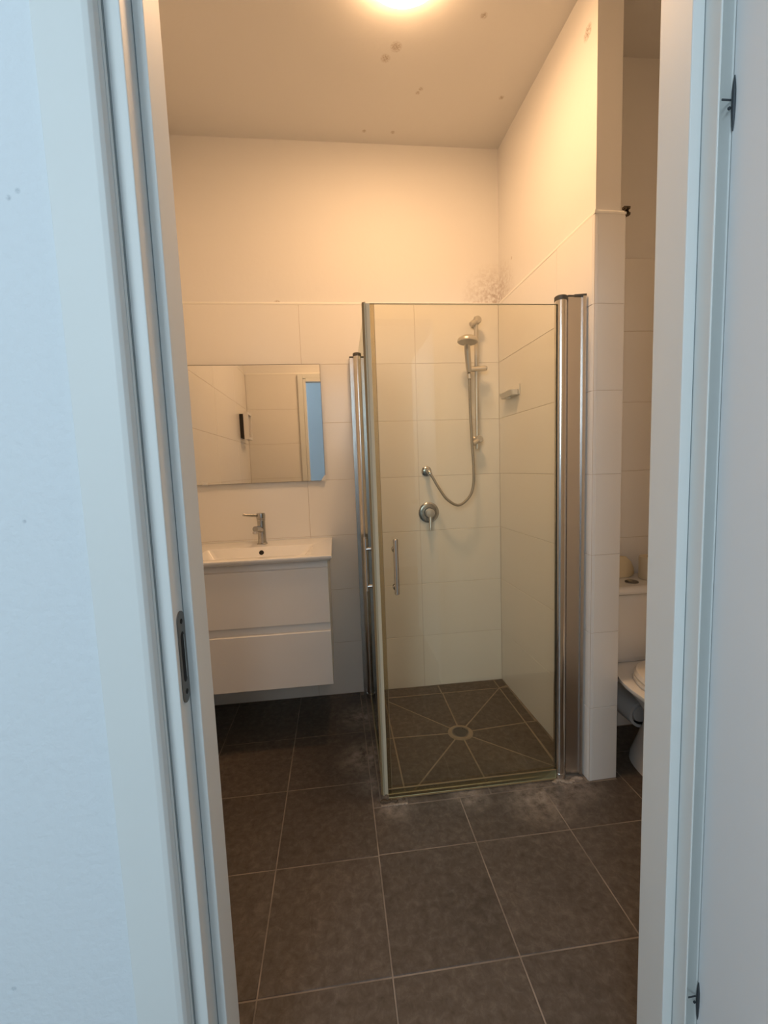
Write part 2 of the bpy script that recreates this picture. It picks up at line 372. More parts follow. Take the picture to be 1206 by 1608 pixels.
# ---------------------------------------------------------------- hall behind the camera
struct(obj('floor_hall', box(-3.0, 1.8, -2.3, 0.60, -0.12, 0.0), 'hall_floor', smooth=0))
struct(obj('ceiling_hall', box(-3.0, 1.8, -2.3, 0.60, 2.95, 3.05), 'hall', smooth=0))
bm = box(-3.0, 1.8, -2.4, -2.3, 0, 1.5); bm = box(-3.0, 1.8, -2.4, -2.3, 2.8, 2.95, bm=bm)
for x0, x1 in ((-3.0, -1.78), (-0.62, -0.06), (0.44, 1.8)): bm = box(x0, x1, -2.4, -2.3, 1.5, 2.8, bm=bm)
struct(obj('wall_hall_back', bm, 'hall', smooth=0))
struct(obj('wall_hall_right', box(1.75, 1.85, -2.3, 0.60, 0, 2.95), 'hall', smooth=0))
struct(obj('wall_hall_left', box(-3.1, -3.0, -2.3, 0.60, 0, 2.95), 'hall', smooth=0))
for k, (x0, x1) in enumerate(((-1.78, -0.62), (-0.06, 0.44))):  # unseen openings; the narrow second one is added for its light
    bm = box(x0, x0+0.06, -2.38, -2.32, 1.5, 2.8); bm = box(x1-0.06, x1, -2.38, -2.32, 1.5, 2.8, bm=bm)
    bm = box(x0+0.06, x1-0.06, -2.38, -2.32, 1.5, 1.56, bm=bm); bm = box(x0+0.06, x1-0.06, -2.38, -2.32, 2.74, 2.8, bm=bm); bm = box((x0+x1)/2-0.02, (x0+x1)/2+0.02, -2.38, -2.32, 1.56, 2.74, bm=bm)
    struct(obj('unseen_window_%d' % (k+1), bm, 'frame', smooth=0))

# ---------------------------------------------------------------- door frame
tr = struct(obj('trim_1', box(OL+0.002, OR-0.002, 0.622, 0.684, 2.06, 2.098), 'frame', smooth=0), 'white wooden door frame')
B = 0.0022
lj = [(-0.217, 0.717), (-0.217, 0.650), (-0.231, 0.650), (-0.231, 0.611), (-0.2495, 0.611), (-0.2495, 0.600), (-0.261, 0.600), (-0.261, 0.690), (-0.240, 0.690), (-0.240, 0.717)]
lj_o = obj('jamb', prism(lj, 0, 2.055, 0.0016), 'frame', tr, 20)
obj('architrave', prism([(-0.316, 0.581), (-0.2610, 0.581), (-0.2550, 0.5835), (-0.2515, 0.589), (-0.2497, 0.5985), (-0.316, 0.5985)], 0, 2.12, 0.001), 'frame', tr, 20)
obj('architrave', box(-0.286, -0.2415, 0.6905, 0.716, 0, 2.098, B), 'frame', tr, 20)
obj('gasket', box(-0.2306, -0.2298, 0.6484, 0.6497, 0, 2.04), 'gasket', tr, 0)
obj('gasket', box(-0.2496, -0.2488, 0.6060, 0.6107, 0, 2.04), 'gasket', tr, 0)
rj = [(0.555, 0.717), (0.555, 0.650), (0.574, 0.650), (0.574, 0.621), (0.5772, 0.621), (0.5772, 0.646), (0.5950, 0.646), (0.5950, 0.6212), (0.644, 0.6212), (0.644, 0.690), (0.580, 0.690), (0.580, 0.717)]
obj('jamb', prism(rj, 0, 2.055, 0.0016), 'frame', tr, 20)
obj('gasket', box(0.5732, 0.5738, 0.6484, 0.6497, 0, 2.04), 'gasket', tr, 0)
obj('architrave', box(0.5815, 0.662, 0.6905, 0.716, 0, 2.098, B), 'frame', tr, 20)
obj('architrave', box(0.6465, 0.700, 0.581, 0.5985, 0, 2.12, B), 'frame', tr, 20)
obj('head_jamb', prism([(0.717, 2.030), (0.650, 2.030), (0.650, 2.044), (0.601, 2.044), (0.601, 2.058), (0.717, 2.058)], -0.2165, 0.5545, 0.001, axis='x'), 'frame', tr, 20)
obj('architrave', box(-0.241, 0.581, 0.6905, 0.716, 2.0585, 2.098, B), 'frame', tr, 20)
obj('architrave', box(-0.251, 0.646, 0.581, 0.5985, 2.060, 2.12, B), 'frame', tr, 20)
# strike plate: rounded steel plate with a slot and two screws
def stadium(y0, y1, z0, z1, n=8):
    r = (y1-y0)/2; c = (y0+y1)/2; P = []
    for i in range(n+1): a = math.pi*i/n; P.append((c+r*math.cos(a), z1-r+r*math.sin(a)))
    for i in range(n+1): a = math.pi+math.pi*i/n; P.append((c+r*math.cos(a), z0+r+r*math.sin(a)))
    return P
def ring_plate(out, inn, x0, x1):
    # outer and inner loops with same count
    n = len(out); b = bmesh.new()
    V = lambda l, x: [b.verts.new((x, p[0], p[1])) for p in l]
    o0, o1, i0, i1 = V(out, x0), V(out, x1), V(inn, x0), V(inn, x1)
    for i in range(n):
        j = (i+1) % n
        b.faces.new((o1[i], o1[j], i1[j], i1[i])); b.faces.new((o0[i], o0[j], o1[j], o1[i])); b.faces.new((i0[i], i0[j], i1[j], i1[i])); b.faces.new((o0[i], o0[j], i0[j], i0[i]))
    return b
sp_o = obj('strike_plate', ring_plate(stadium(0.6215, 0.6475, 0.922, 1.058), stadium(0.627, 0.642, 0.953, 1.028), -0.2312, -0.2292), 'steel', tr, 40)
sp_o['label'] = 'rounded grey steel strike plate in the left door jamb'
obj('latch_slot', prism(stadium(0.6268, 0.6422, 0.9525, 1.0285), -0.2309, -0.2303, axis='x'), 'dark', sp_o, 0)
obj('latch_tongue', box(-0.2302, -0.2290, 0.6385, 0.6405, 0.958, 1.022), 'alu', sp_o, 0)
for z in (0.938, 1.043): obj('screw', cyl((-0.2298, 0.6345, z), (-0.2286, 0.6345, z), 0.0038, 12), 'dark', sp_o)

# ---------------------------------------------------------------- open door leaf on the right
dr = struct(obj('door_1', box(0.5955, 0.6355, -0.165, 0.6195, 0.006, 2.028, 0.0012), 'leaf', smooth=20), 'open white door leaf at the right edge of the frame')
for z in (1.755, 0.292):
    h = obj('hinge', lathe([(0.0006, -0.038), (0.0016, -0.030), (0.0028, -0.010), (0.0030, 0), (0.0028, 0.016), (0.0016, 0.029), (0.0006, 0.036)], (0.5947, 0.6170, z), n=16), 'hinge', dr)
    obj('hinge_arm', box(0.5785, 0.5930, 0.6196, 0.6207, z+0.004, z+0.0065), 'hinge', h, 0)
    obj('hinge_screw', cyl((0.5905, 0.6206, z-0.006), (0.5905, 0.6190, z-0.006), 0.0024, 10), 'hinge', h)
hd = obj('door_handle', cyl((0.5955, -0.10, 1.0), (0.589, -0.10, 1.0), 0.024, 24, 0.002), 'steel', dr)
obj('lever', cyl((0.591, -0.10, 1.0), (0.548, -0.10, 1.0), 0.009, 16, bm=cyl((0.552, -0.108, 1.0), (0.552, 0.015, 1.0), 0.009, 16, 0.003)), 'steel', hd)

# ---------------------------------------------------------------- floor tiles
G = 0.0038
def clip_poly(P, xa, xb, ya, yb): return P
def inset(P, g):
    n = len(P); A = sum(P[i][0]*P[(i+1) % n][1]-P[(i+1) % n][0]*P[i][1] for i in range(n)); s = 1 if A > 0 else -1; out = []
    for i in range(n):
        p, q_, r_ = Vector(P[i-1]), Vector(P[i]), Vector(P[(i+1) % n])
        e1, e2 = (q_-p).normalized(), (r_-q_).normalized()
        n1, n2 = Vector((-e1.y, e1.x))*s, Vector((-e2.y, e2.x))*s
        m = n1+n2
        if m.length < 1e-6: out.append(tuple(q_+n1*g)); continue
        m = m.normalized(); k = g/max(m.dot(n1), 0.3); out.append(tuple(q_+m*k))
    return out
def floor_tile(P, mat='slate', g=G, dz=None, name='tile'):
    b = bmesh.new(); dz = random.uniform(-0.0004, 0.0004) if dz is None else dz
    outer, inner = inset(P, g/2), inset(P, g/2+0.0012)
    n = len(P)
    a = [b.verts.new((x, y, -0.008)) for x, y in outer]; c = [b.verts.new((x, y, -0.0009+dz)) for x, y in outer]; d = [b.verts.new((x, y, dz)) for x, y in inner]
    for s, t in ((a, c), (c, d)):
        for i in range(n): b.faces.new((s[i], s[(i+1) % n], t[(i+1) % n], t[i]))
    b.faces.new(d)
    return obj(name, b, mat, fl, 0)
R4 = lambda x0, x1, y0, y1: [(x0, y0), (x1, y0), (x1, y1), (x0, y1)]
XS = [LX, -0.575, -0.245, 0.083]; YS = [0.615, 0.950, 1.292, 1.632, 1.972, 2.312, D]
for x0, x1 in zip(XS, XS[1:]):
    for y0, y1 in zip(YS, YS[1:]):
        if y1-y0 > 0.1: floor_tile(R4(x0, x1, y0, y1))
    floor_tile(R4(x0, x1, 2.312, D), g=0.003)
XE = [0.083, 0.411, 0.742, 1.072, 1.402, AX1]
for x0, x1 in zip(XE, XE[1:]):
    for y0, y1 in ((0.615, 0.950), (0.950, 1.295)): floor_tile(R4(x0, x1, y0, y1))
YR = 1.493
floor_tile(R4(0.083, 0.411, 1.295, YR)); floor_tile(R4(0.411, 0.742, 1.295, YR))
floor_tile([(0.742, 1.295), (1.072, 1.295), (1.072, 1.640), (1.046, 1.640), (1.046, YR), (0.742, YR)])
floor_tile(R4(1.072, 1.402, 1.295, 1.640)); floor_tile(R4(1.402, AX1, 1.295, 1.640))
floor_tile(R4(1.046, 1.402, 1.640, AY)); floor_tile(R4(1.402, AX1, 1.640, AY))
# kerb strips outside the glass
for y0, y1 in ((1.493, 1.632), (1.632, 1.972), (1.972, 2.312)): floor_tile(R4(0.083, 0.113, y0, y1), g=0.005)
for x0, x1 in ((0.113, 0.212), (0.212, 0.535), (0.535, 0.818), (0.818, 0.925)): floor_tile(R4(x0, x1, YR, 1.530), g=0.005)
for y0, y1 in ((1.530, 1.90), (1.90, D)): floor_tile(R4(0.113, 0.146, y0, y1), g=0.004)
# shower floor: border strips and tiles cut to a star around the drain
DX, DY, DR = 0.530, 1.887, 0.056
sx0, sx1, sy0, sy1 = 0.212, 0.862, 1.575, 2.252
for P in (R4(0.146, 0.212, 1.555, 1.898), R4(0.146, 0.212, 1.898, sy1), R4(0.146, 0.531, sy1, D), R4(0.531, sx1, sy1, D), [(sx1, sy1), (RX, sy1+0.02), (RX, D), (sx1, D)],
          R4(sx1, 0.914, 1.915, sy1), R4(sx1, 0.922, 1.555, 1.915), R4(0.146, 0.54, 1.530, sy0-0.02), R4(0.54, 0.862, 1.530, sy0-0.02)):
    floor_tile(P, 'slate_shower', 0.006)
per = [((0.535, sy1), math.pi/2), ((sx1, sy1), None), ((sx1, 1.912), 0), ((sx1-0.006, 1.590), None), ((0.540, sy0-0.02), None), ((0.247, sy0-0.02), None), ((sx0, 1.898), None), ((sx0, 2.235), None)]
pts = [p for p, _ in per]
for i in range(8):
    A_, B_ = pts[i], pts[(i+1) % 8]
    aa, ab = math.atan2(A_[1]-DY, A_[0]-DX), math.atan2(B_[1]-DY, B_[0]-DX)
    while ab > aa: ab -= 2*math.pi
    arc = [(DX+DR*math.cos(ab+(aa-ab)*k/4), DY+DR*math.sin(ab+(aa-ab)*k/4)) for k in range(5)]
    P = [A_, B_] + arc
    ex = {3: (sx1, sy0-0.02), 5: (sx0, sy0-0.02), 7: (sx0, sy1)}.get(i)
    if ex: P = [A_, ex, B_] + arc
    floor_tile(P, 'slate_shower', 0.006)

obj('shower_grout_bed', box(0.150, 0.912, 1.540, D-0.002, -0.004, -0.0010), 'shower_grout', fl, 0)
# ---------------------------------------------------------------- shower drain
t = thing('floor_drain', 'round perforated metal drain set in the shower floor', 'drain', (DX, DY, 0))
obj('mortar_ring', lathe([(0.040, -0.001), (0.053, -0.001), (0.053, 0.0008), (0.040, 0.0022)], (DX, DY, 0), n=32, cap=False), 'shower_grout', t)
obj('rim', lathe([(0.0335, 0.0005), (0.0335, 0.0030), (0.0405, 0.0026), (0.0410, 0.0)], (DX, DY, 0), n=32, cap=False), 'steel', t)
obj('bowl', lathe([(0.0335, 0.001), (0.0325, -0.001), (0.001, -0.0012)], (DX, DY, 0), n=24, cap=False), 'dark', t)
bm = bmesh.new()
for k in range(-4, 5):
    c = k*0.0072; l = math.sqrt(0.0333**2-c*c)
    bm = box(DX-l, DX+l, DY+c-0.0015, DY+c+0.0015, 0.0, 0.0020, bm=bm); bm = box(DX+c-0.0013, DX+c+0.0013, DY-l, DY+l, 0.0, 0.0018, bm=bm)
obj('grate', bm, 'steel', t, 0)

# ---------------------------------------------------------------- shower enclosure (two hinged glass doors meeting at the corner)
GT, GB = 1.808, 0.016
def post(parent, c, r, z0, z1):
    p = obj('pivot_post', lathe([(r, z0), (r, z1)], (c[0], c[1], 0), n=32), 'chrome', parent)
    obj('post_cap', lathe([(r+0.0015, z1), (r+0.0015, z1+0.014), (r-0.002, z1+0.017)], (c[0], c[1], 0), n=32), 'cap', p)
    obj('post_foot', lathe([(r+0.002, 0.004), (r+0.002, z0+0.002)], (c[0], c[1], 0), n=32), 'alu', p)
    return p
# front door
fd = thing('shower_door', 'front glass shower door facing the doorway, hinged at the right wall post', 'shower door', (0.5, 1.532, 0))
fg = obj('glass_pane', box(0.140, 0.818, 1.529, 1.535, GB, GT), 'glass', fd, 0)
fg['label'] = 'clear greenish front glass pane'
obj('glass_rim', box(0.140, 0.818, 1.5288, 1.5352, GT, GT+0.0012), 'glass_edge', fg, 0)
post(fd, (0.834, 1.541), 0.0215, 0.022, 1.823)
obj('wall_profile', prism([(0.8570, 1.546), (0.862, 1.541), (0.9115, 1.536), (0.9115, 1.528), (0.9235, 1.527), (0.9235, 1.575), (0.8570, 1.570)], 0.006, 1.838), 'alu', fd, 20)
obj('profile_cap', prism([(0.8565, 1.546), (0.862, 1.540), (0.880, 1.540), (0.884, 1.534), (0.9235, 1.526), (0.9235, 1.576), (0.8565, 1.571)], 1.8382, 1.845), 'cap', fd, 20)
obj('hinge_gap', box(0.8548, 0.8568, 1.540, 1.560, 0.008, 1.834), 'dark', fd, 0)
obj('magnet_strip', prism([(0.1295, 1.5275), (0.1435, 1.5275), (0.1435, 1.5365), (0.1295, 1.5365)], 0.020, GT+0.001, 0.001), 'seal_tan', fd, 30)
obj('seal_fin', box(0.1440, 0.1575, 1.5272, 1.5282, 0.02, GT), 'seal', fd, 0)
obj('seal_edge', box(0.1576, 0.1588, 1.5270, 1.5284, 0.02, GT), 'seal_light', fd, 0)
sw = obj('sweep_seal', box(0.145, 0.812, 1.5255, 1.5285, 0.006, 0.040), 'seal', fd, 0); sw['label'] = 'yellowed translucent sweep seal'
obj('seal_lip', box(0.145, 0.812, 1.5245, 1.5290, 0.040, 0.0425), 'seal_light', sw, 0)
obj('seal_lip', box(0.145, 0.812, 1.5215, 1.5290, 0.003, 0.0058), 'seal_light', sw, 0)
def bar_handle(parent, c, n, z0, z1, off, rb, rs):
    """vertical bar at offset along n from the glass point c with two standoffs"""
    n = Vector(n); c = Vector(c); p = c+n*off
    h = obj('handle', cyl((p.x, p.y, z0), (p.x, p.y, z1), rb, 20, 0.0015), 'chrome', parent)
    for z in (z0+0.018, z1-0.042):
        b = Vector((c.x, c.y, z))
        obj('standoff', lathe([(rs*1.45, 0), (rs*1.45, 0.004), (rs, 0.008), (rs*0.9, off)], b, n, 20), 'chrome', h)
        obj('standoff_washer', lathe([(rs*1.25, 0), (rs*1.25, 0.006)], b - n*0.0132, n, 20), 'chrome', h)
    return h
bar_handle(fd, (0.2, 1.529, 0), (0, -1, 0), 0.803, 1.002, 0.034, 0.0085, 0.0075)
# side door
sd = thing('shower_door.001', 'side glass shower door seen edge-on, beside the vanity', 'shower door', (0.135, 1.9, 0))
def sdx(y): return 0.128 + (y-1.53)*(0.140-0.128)/(2.27-1.53)
sg = obj('glass_pane', prism([(sdx(1.543), 1.543), (sdx(1.543)+0.006, 1.543), (sdx(2.265)+0.006, 2.265), (sdx(2.265), 2.265)], GB, GT), 'glass', sd, 0)
sg['label'] = 'clear greenish side glass pane'
obj('glass_rim', prism([(sdx(1.543), 1.543), (sdx(1.543)+0.006, 1.543), (sdx(2.265)+0.006, 2.265), (sdx(2.265), 2.265)], GT, GT+0.0022), 'glass_edge', sg, 0)
post(sd, (0.141, 2.283), 0.0205, 0.022, 1.823)
obj('wall_profile', prism([(0.103, 2.298), (0.126, 2.298), (0.129, 2.306), (0.160, 2.306), (0.160, 2.343), (0.103, 2.343)], 0.006, 1.820), 'alu', sd, 20)
obj('profile_cap', prism([(0.102, 2.297), (0.126, 2.297), (0.129, 2.305), (0.161, 2.305), (0.161, 2.343), (0.102, 2.343)], 1.8202, 1.828), 'cap', sd, 20)
ms = obj('magnet_strip', prism([(0.1175, 1.541), (0.1175, 1.530), (0.1285, 1.522), (0.1285, 1.541)], 0.020, GT+0.004, 0.0008), 'seal_light', sd, 30)
obj('seal_line', box(0.1240, 0.1290, 1.5212, 1.5222, 0.02, GT+0.003), 'glass_edge', sd, 0)
s2 = obj('sweep_seal', prism([(sdx(1.55)-0.0025, 1.55), (sdx(1.55)-0.0002, 1.55), (sdx(2.255)-0.0002, 2.255), (sdx(2.255)-0.0025, 2.255)], 0.006, 0.040), 'seal', sd, 0)
obj('seal_lip', prism([(sdx(1.55)-0.0045, 1.55), (sdx(1.55)-0.0002, 1.55), (sdx(2.255)-0.0002, 2.255), (sdx(2.255)-0.0045, 2.255)], 0.003, 0.0058), 'seal_light', s2, 0)
bar_handle(sd, (sdx(1.562)-0.0003, 1.562, 0), (-1, 0, 0), 0.803, 1.002, 0.030, 0.0065, 0.0068)
# crusted sealant at the outer corner
def crust(name, P, h, mat, label):
    b = bmesh.new()
    for k, (x, y, r) in enumerate(P):
        m = bmesh.new(); bmesh.ops.create_icosphere(m, subdivisions=2, radius=1)
        for v in m.verts: v.co = Vector((x+v.co.x*r*random.uniform(.8, 1.2), y+v.co.y*r*random.uniform(.6, .9), max(0.0, v.co.z)*h*random.uniform(.7, 1.2)+0.0006))
        b = merge(b, m)
    return tag(obj(name, b, mat, None, 60), label, 'sealant')
crust('sealant_lump', [(0.121+0.012*k*(k % 3 > 0), 1.512+0.004*random.random(), 0.010) for k in range(5)] + [(0.126, 1.519, 0.012), (0.16, 1.514, 0.008), (0.20, 1.517, 0.006)], 0.008, 'mould', 'dirty dark sealant lump at the outer corner of the shower glass')
crust('limescale_crust', [(0.80+0.012*k, 1.512+0.010*math.sin(k), 0.011) for k in range(10)], 0.004, 'lime', 'pale limescale crust at the foot of the shower door post')
crust('limescale_crust', [(0.118+0.011*k, 1.496, 0.007) for k in range(9)], 0.003, 'lime', 'thin pale limescale ridge in front of the outer corner of the shower')

# ---------------------------------------------------------------- hand shower set on the back wall
RXX, RY = 0.772, 2.285
t = thing('shower_rail', 'chrome sliding shower rail fixed to the shower back wall', 'shower rail', (RXX, D, 1.35))
obj('rail', cyl((RXX-0.006, RY, 1.335), (RXX-0.003, RY, 2.020), 0.0105, 20, 0.002), 'satin', t)
for z, sgn in ((2.002, 1), (1.388, 1)):
    m = obj('bracket', lathe([(0.021, 0), (0.021, 0.006), (0.012, 0.012), (0.012, 0.036), (0.016, 0.040), (0.0205, 0.046), (0.0205, 0.068), (0.017, 0.073)], (RXX+0.004, D-0.0015, z), (0, -1, 0), 24), 'satin', t)
    obj('bracket_arm', cyl((RXX+0.002, RY-0.004, z-0.005), (RXX-0.036, RY-0.012, z-0.026), 0.0135, 20, 0.003), 'satin', m)
sl = obj('slider', cyl((0.715, RY-0.012, 1.750), (0.818, RY-0.002, 1.757), 0.0145, 24, 0.002), 'chrome', t)
obj('slider_knob', cyl((0.818, RY-0.002, 1.757), (0.823, RY-0.0015, 1.7573), 0.0125, 24, 0.001), 'chrome', sl)
sl['label'] = 'shiny chrome slider arm'
hs = thing('hand_shower', 'grey round-headed hand shower resting in the slider holder', 'hand shower', (0.709, RY-0.03, 1.74))
hp = spline([(0.722, RY-0.020, 1.728), (0.717, RY-0.027, 1.765), (0.711, RY-0.035, 1.81), (0.706, RY-0.045, 1.85), (0.700, RY-0.062, 1.874)], 6)
obj('grip', tube(hp, lambda s: 0.0125+0.0035*s*(1-s)*2+0.002*s, 16), 'satin', hs)
ax = Vector((-0.08, -0.03, -1.0)).normalized()
obj('spray_head', lathe([(0.010, -0.030), (0.030, -0.026), (0.046, -0.016), (0.0515, -0.006), (0.0515, 0.004), (0.046, 0.008), (0.005, 0.009)], Vector((0.696, RY-0.085, 1.872)), ax, 32), 'satin', hs)
obj('spray_face', lathe([(0.001, 0.0095), (0.042, 0.0092), (0.044, 0.0085)], Vector((0.696, RY-0.085, 1.872)), ax, 28, cap=False), 'grey_plastic', hs)
t = thing('shower_hose', 'flexible metal shower hose looping from hand shower to wall outlet', 'shower hose', (0.7, RY, 1.4))
hz = spline([(0.7225, RY-0.020, 1.722), (0.7235, RY-0.020, 1.68), (0.7240, RY-0.021, 1.55), (0.729, RY-0.024, 1.38), (0.734, RY-0.030, 1.25), (0.730, RY-0.036, 1.15), (0.705, RY-0.042, 1.085), (0.645, RY-0.045, 1.042), (0.585, RY-0.040, 1.075), (0.545, RY-0.028, 1.135), (0.515, RY-0.010, 1.195), (0.5035, RY+0.000, 1.215)], 14)
obj('hose', tube(hz, 0.0074, 10, rib=0.10), 'hose', t)
obj('hose_nut', cyl((0.7225, RY-0.020, 1.70), (0.7223, RY-0.020, 1.7265), 0.0105, 12, 0.001), 'satin', t)
t = thing('hose_outlet', 'small round chrome hose outlet elbow above the shower mixer', 'wall outlet', (0.497, D, 1.227))
obj('flange', lathe([(0.0275, 0), (0.0275, 0.004), (0.021, 0.010), (0.013, 0.013)], (0.497, D-0.0015, 1.227), (0, -1, 0), 28), 'scaled', t)
obj('elbow', tube(spline([(0.497, D-0.012, 1.227), (0.497, D-0.045, 1.227), (0.501, D-0.056, 1.221), (0.506, D-0.059, 1.212)], 6), 0.0120, 16), 'scaled', t)
t = thing('shower_mixer', 'round chrome shower mixer plate with a lever pointing down', 'shower mixer', (0.504, D, 1.0))
obj('wall_plate', lathe([(0.057, 0), (0.057, 0.003), (0.053, 0.008), (0.045, 0.0105), (0.030, 0.011)], (0.504, D-0.0015, 1.0), (0, -1, 0), 40), 'scaled', t)
obj('collar', lathe([(0.0285, 0.0105), (0.0285, 0.014), (0.024, 0.0145)], (0.504, D-0.0015, 1.0), (0, -1, 0), 32), 'cap', t)
obj('hub', lathe([(0.0225, 0.014), (0.0245, 0.018), (0.0245, 0.046), (0.021, 0.052), (0.004, 0.054)], (0.504, D-0.0015, 1.0), (0, -1, 0), 32), 'satin', t)
obj('lever', tube(spline([(0.503, D-0.044, 0.985), (0.502, D-0.051, 0.962), (0.500, D-0.058, 0.935), (0.499, D-0.062, 0.912)], 5), lambda s: 0.0095-0.003*s, 14), 'scaled', t)
# soap dish on the right wall
t = thing('soap_dish', 'small white soap dish on the right shower wall near the corner', 'soap dish', (0.90, 2.16, 1.59))
ya, yb = W(0.095, 0)[1], W(0.262, 0)[1]; xf = W(0.18, 0)[0]
obj('back_plate', box(xf-0.004, xf-0.0005, yb, ya, 1.588, 1.640, 0.0015), 'plastic', t)
L0 = [(x, y, 1.588) for x, y in rrect(xf-0.036, xf-0.0045, yb+0.006, ya-0.006, 0.012)]
L1 = [(x, y, 1.612) for x, y in rrect(xf-0.046, xf-0.0045, yb, ya, 0.014)]
L2 = [(x, y, 1.612) for x, y in rrect(xf-0.043, xf-0.0075, yb+0.003, ya-0.003, 0.012)]
L3 = [(x, y, 1.594) for x, y in rrect(xf-0.034, xf-0.0095, yb+0.009, ya-0.009, 0.010)]
obj('tray', loft([L0, L1, L2, L3]), 'plastic', t, 50)
obj('drip_spout', box(xf-0.030, xf-0.016, (ya+yb)/2-0.012, (ya+yb)/2+0.012, 1.579, 1.5885, 0.002), 'plastic', t)

# ---------------------------------------------------------------- vanity unit
VR, VF = -0.050, 1.860
t = thing('vanity_cabinet', 'white wall-hung vanity cabinet with two handleless drawers under the washbasin', 'cabinet', (-0.39, 2.1, 0.31))
obj('side_panel', box(VR-0.018, VR, VF+0.0245, D-0.002, 0.308, 0.866, 0.001), 'lacquer', t, 20)
obj('side_panel', box(LX+0.003, LX+0.021, VF+0.0245, D-0.002, 0.308, 0.866, 0.001), 'lacquer', t, 20)
obj('bottom_panel', box(LX+0.0215, VR-0.0185, VF+0.020, D-0.002, 0.310, 0.328), 'lacquer', t, 0)
obj('back_panel', box(LX+0.0215, VR-0.0185, D-0.016, D-0.002, 0.3285, 0.76), 'lacquer', t, 0)
obj('front_rail', box(LX+0.0215, VR-0.0185, VF+0.030, VF+0.046, 0.760, 0.866), 'lacquer', t, 0)
obj('middle_rail', box(LX+0.0215, VR-0.0185, VF+0.030, VF+0.046, 0.520, 0.640), 'lacquer', t, 0)
for z0, z1 in ((0.592, 0.834), (0.308, 0.553)):
    pr = [(VF, z0), (VF+0.024, z0), (VF+0.024, z1+0.036), (VF+0.017, z1+0.036), (VF+0.013, z1+0.003), (VF+0.002, z1), (VF, z1-0.002)]
    d = obj('drawer', prism(pr, LX+0.004, VR-0.0005, 0.0006, axis='x'), 'lacquer', t, 20)
    obj('drawer_box', box(LX+0.04, VR-0.04, VF+0.048, D-0.08, z0+0.03, z0+0.12), 'lacquer', d, 0)
# ceramic basin top
ZT, BF, BR = 0.891, 1.838, -0.030
t = thing('washbasin', 'white ceramic washbasin top with a rectangular sunken bowl on the vanity', 'washbasin', (-0.38, 2.1, 0.87))
bx0, bx1, by0, by1 = -0.625, -0.125, 1.895, 2.150
def rr(x0, x1, y0, y1, r, z): return [(x, y, z) for x, y in rrect(x0, x1, y0, y1, r, 5)]
X0, X1, Y0, Y1 = LX+0.002, BR, BF, D-0.001
bas = loft([rr(X0+.02, X1-.02, Y0+.02, Y1-.02, .004, 0.8675), rr(X0+.004, X1-.012, Y0+.010, Y1, .004, 0.8675), rr(X0, X1, Y0, Y1, .005, 0.878), rr(X0, X1, Y0, Y1, .005, ZT-0.003), rr(X0+.002, X1-.003, Y0+.003, Y1-.001, .005, ZT),
            rr(bx0-.006, bx1+.006, by0-.006, by1+.006, .022, ZT), rr(bx0, bx1, by0, by1, .020, ZT-0.004), rr(bx0+.022, bx1-.030, by0+.010, by1-.020, .025, ZT-0.035), rr(bx0+.075, bx1-.085, by0+.030, by1-.050, .030, ZT-0.078), rr(bx0+.095, bx1-.105, by0+.045, by1-.065, .030, ZT-0.084)], cap0=False)
obj('basin_body', bas, 'ceramic', t, 50)
obj('overflow_hole', lathe([(0.0115, -0.002), (0.0115, 0.003), (0.009, 0.0032)], (-0.372, by1-0.0135, ZT-0.026), (0, -0.9, 0.45), 20), 'dark', t)
obj('waste_plug', lathe([(0.030, 0), (0.030, 0.004), (0.024, 0.006)], (-0.372, 2.02, ZT-0.0845), n=24), 'chrome', t)
# tap
TX, TY = -0.383, 2.245
t = thing('basin_tap', 'chrome single-lever mixer tap on the washbasin', 'tap', (TX, TY, ZT))
obj('base_ring', lathe([(0.0265, 0), (0.0265, 0.004), (0.0225, 0.007)], (TX, TY, ZT), n=28), 'scaled', t)
obj('tap_body', lathe([(0.0215, 0.006), (0.0200, 0.03), (0.0200, 0.118), (0.0215, 0.122), (0.0215, 0.128)], (TX, TY, ZT), n=28), 'scaled', t)
sp2 = obj('spout', tube(spline([(TX, TY, ZT+0.070), (TX-0.006, TY-0.045, ZT+0.083), (TX-0.013, TY-0.098, ZT+0.090)], 6), lambda s: 0.0150-0.001*s, 18), 'scaled', t)
obj('aerator', cyl((TX-0.0145, TY-0.098, ZT+0.0765), (TX-0.0145, TY-0.101, ZT+0.0665), 0.0125, 18, 0.001), 'satin', sp2)
lv = obj('lever_cap', lathe([(0.0215, 0.130), (0.0225, 0.134), (0.0225, 0.152), (0.020, 0.158), (0.004, 0.160)], (TX, TY, ZT), n=28), 'scaled', t)
obj('lever', tube(spline([(TX-0.015, TY-0.008, ZT+0.146), (TX-0.05, TY-0.030, ZT+0.151), (TX-0.077, TY-0.048, ZT+0.157)], 5), lambda s: 0.0078-0.0015*s, 14), 'scaled', lv)
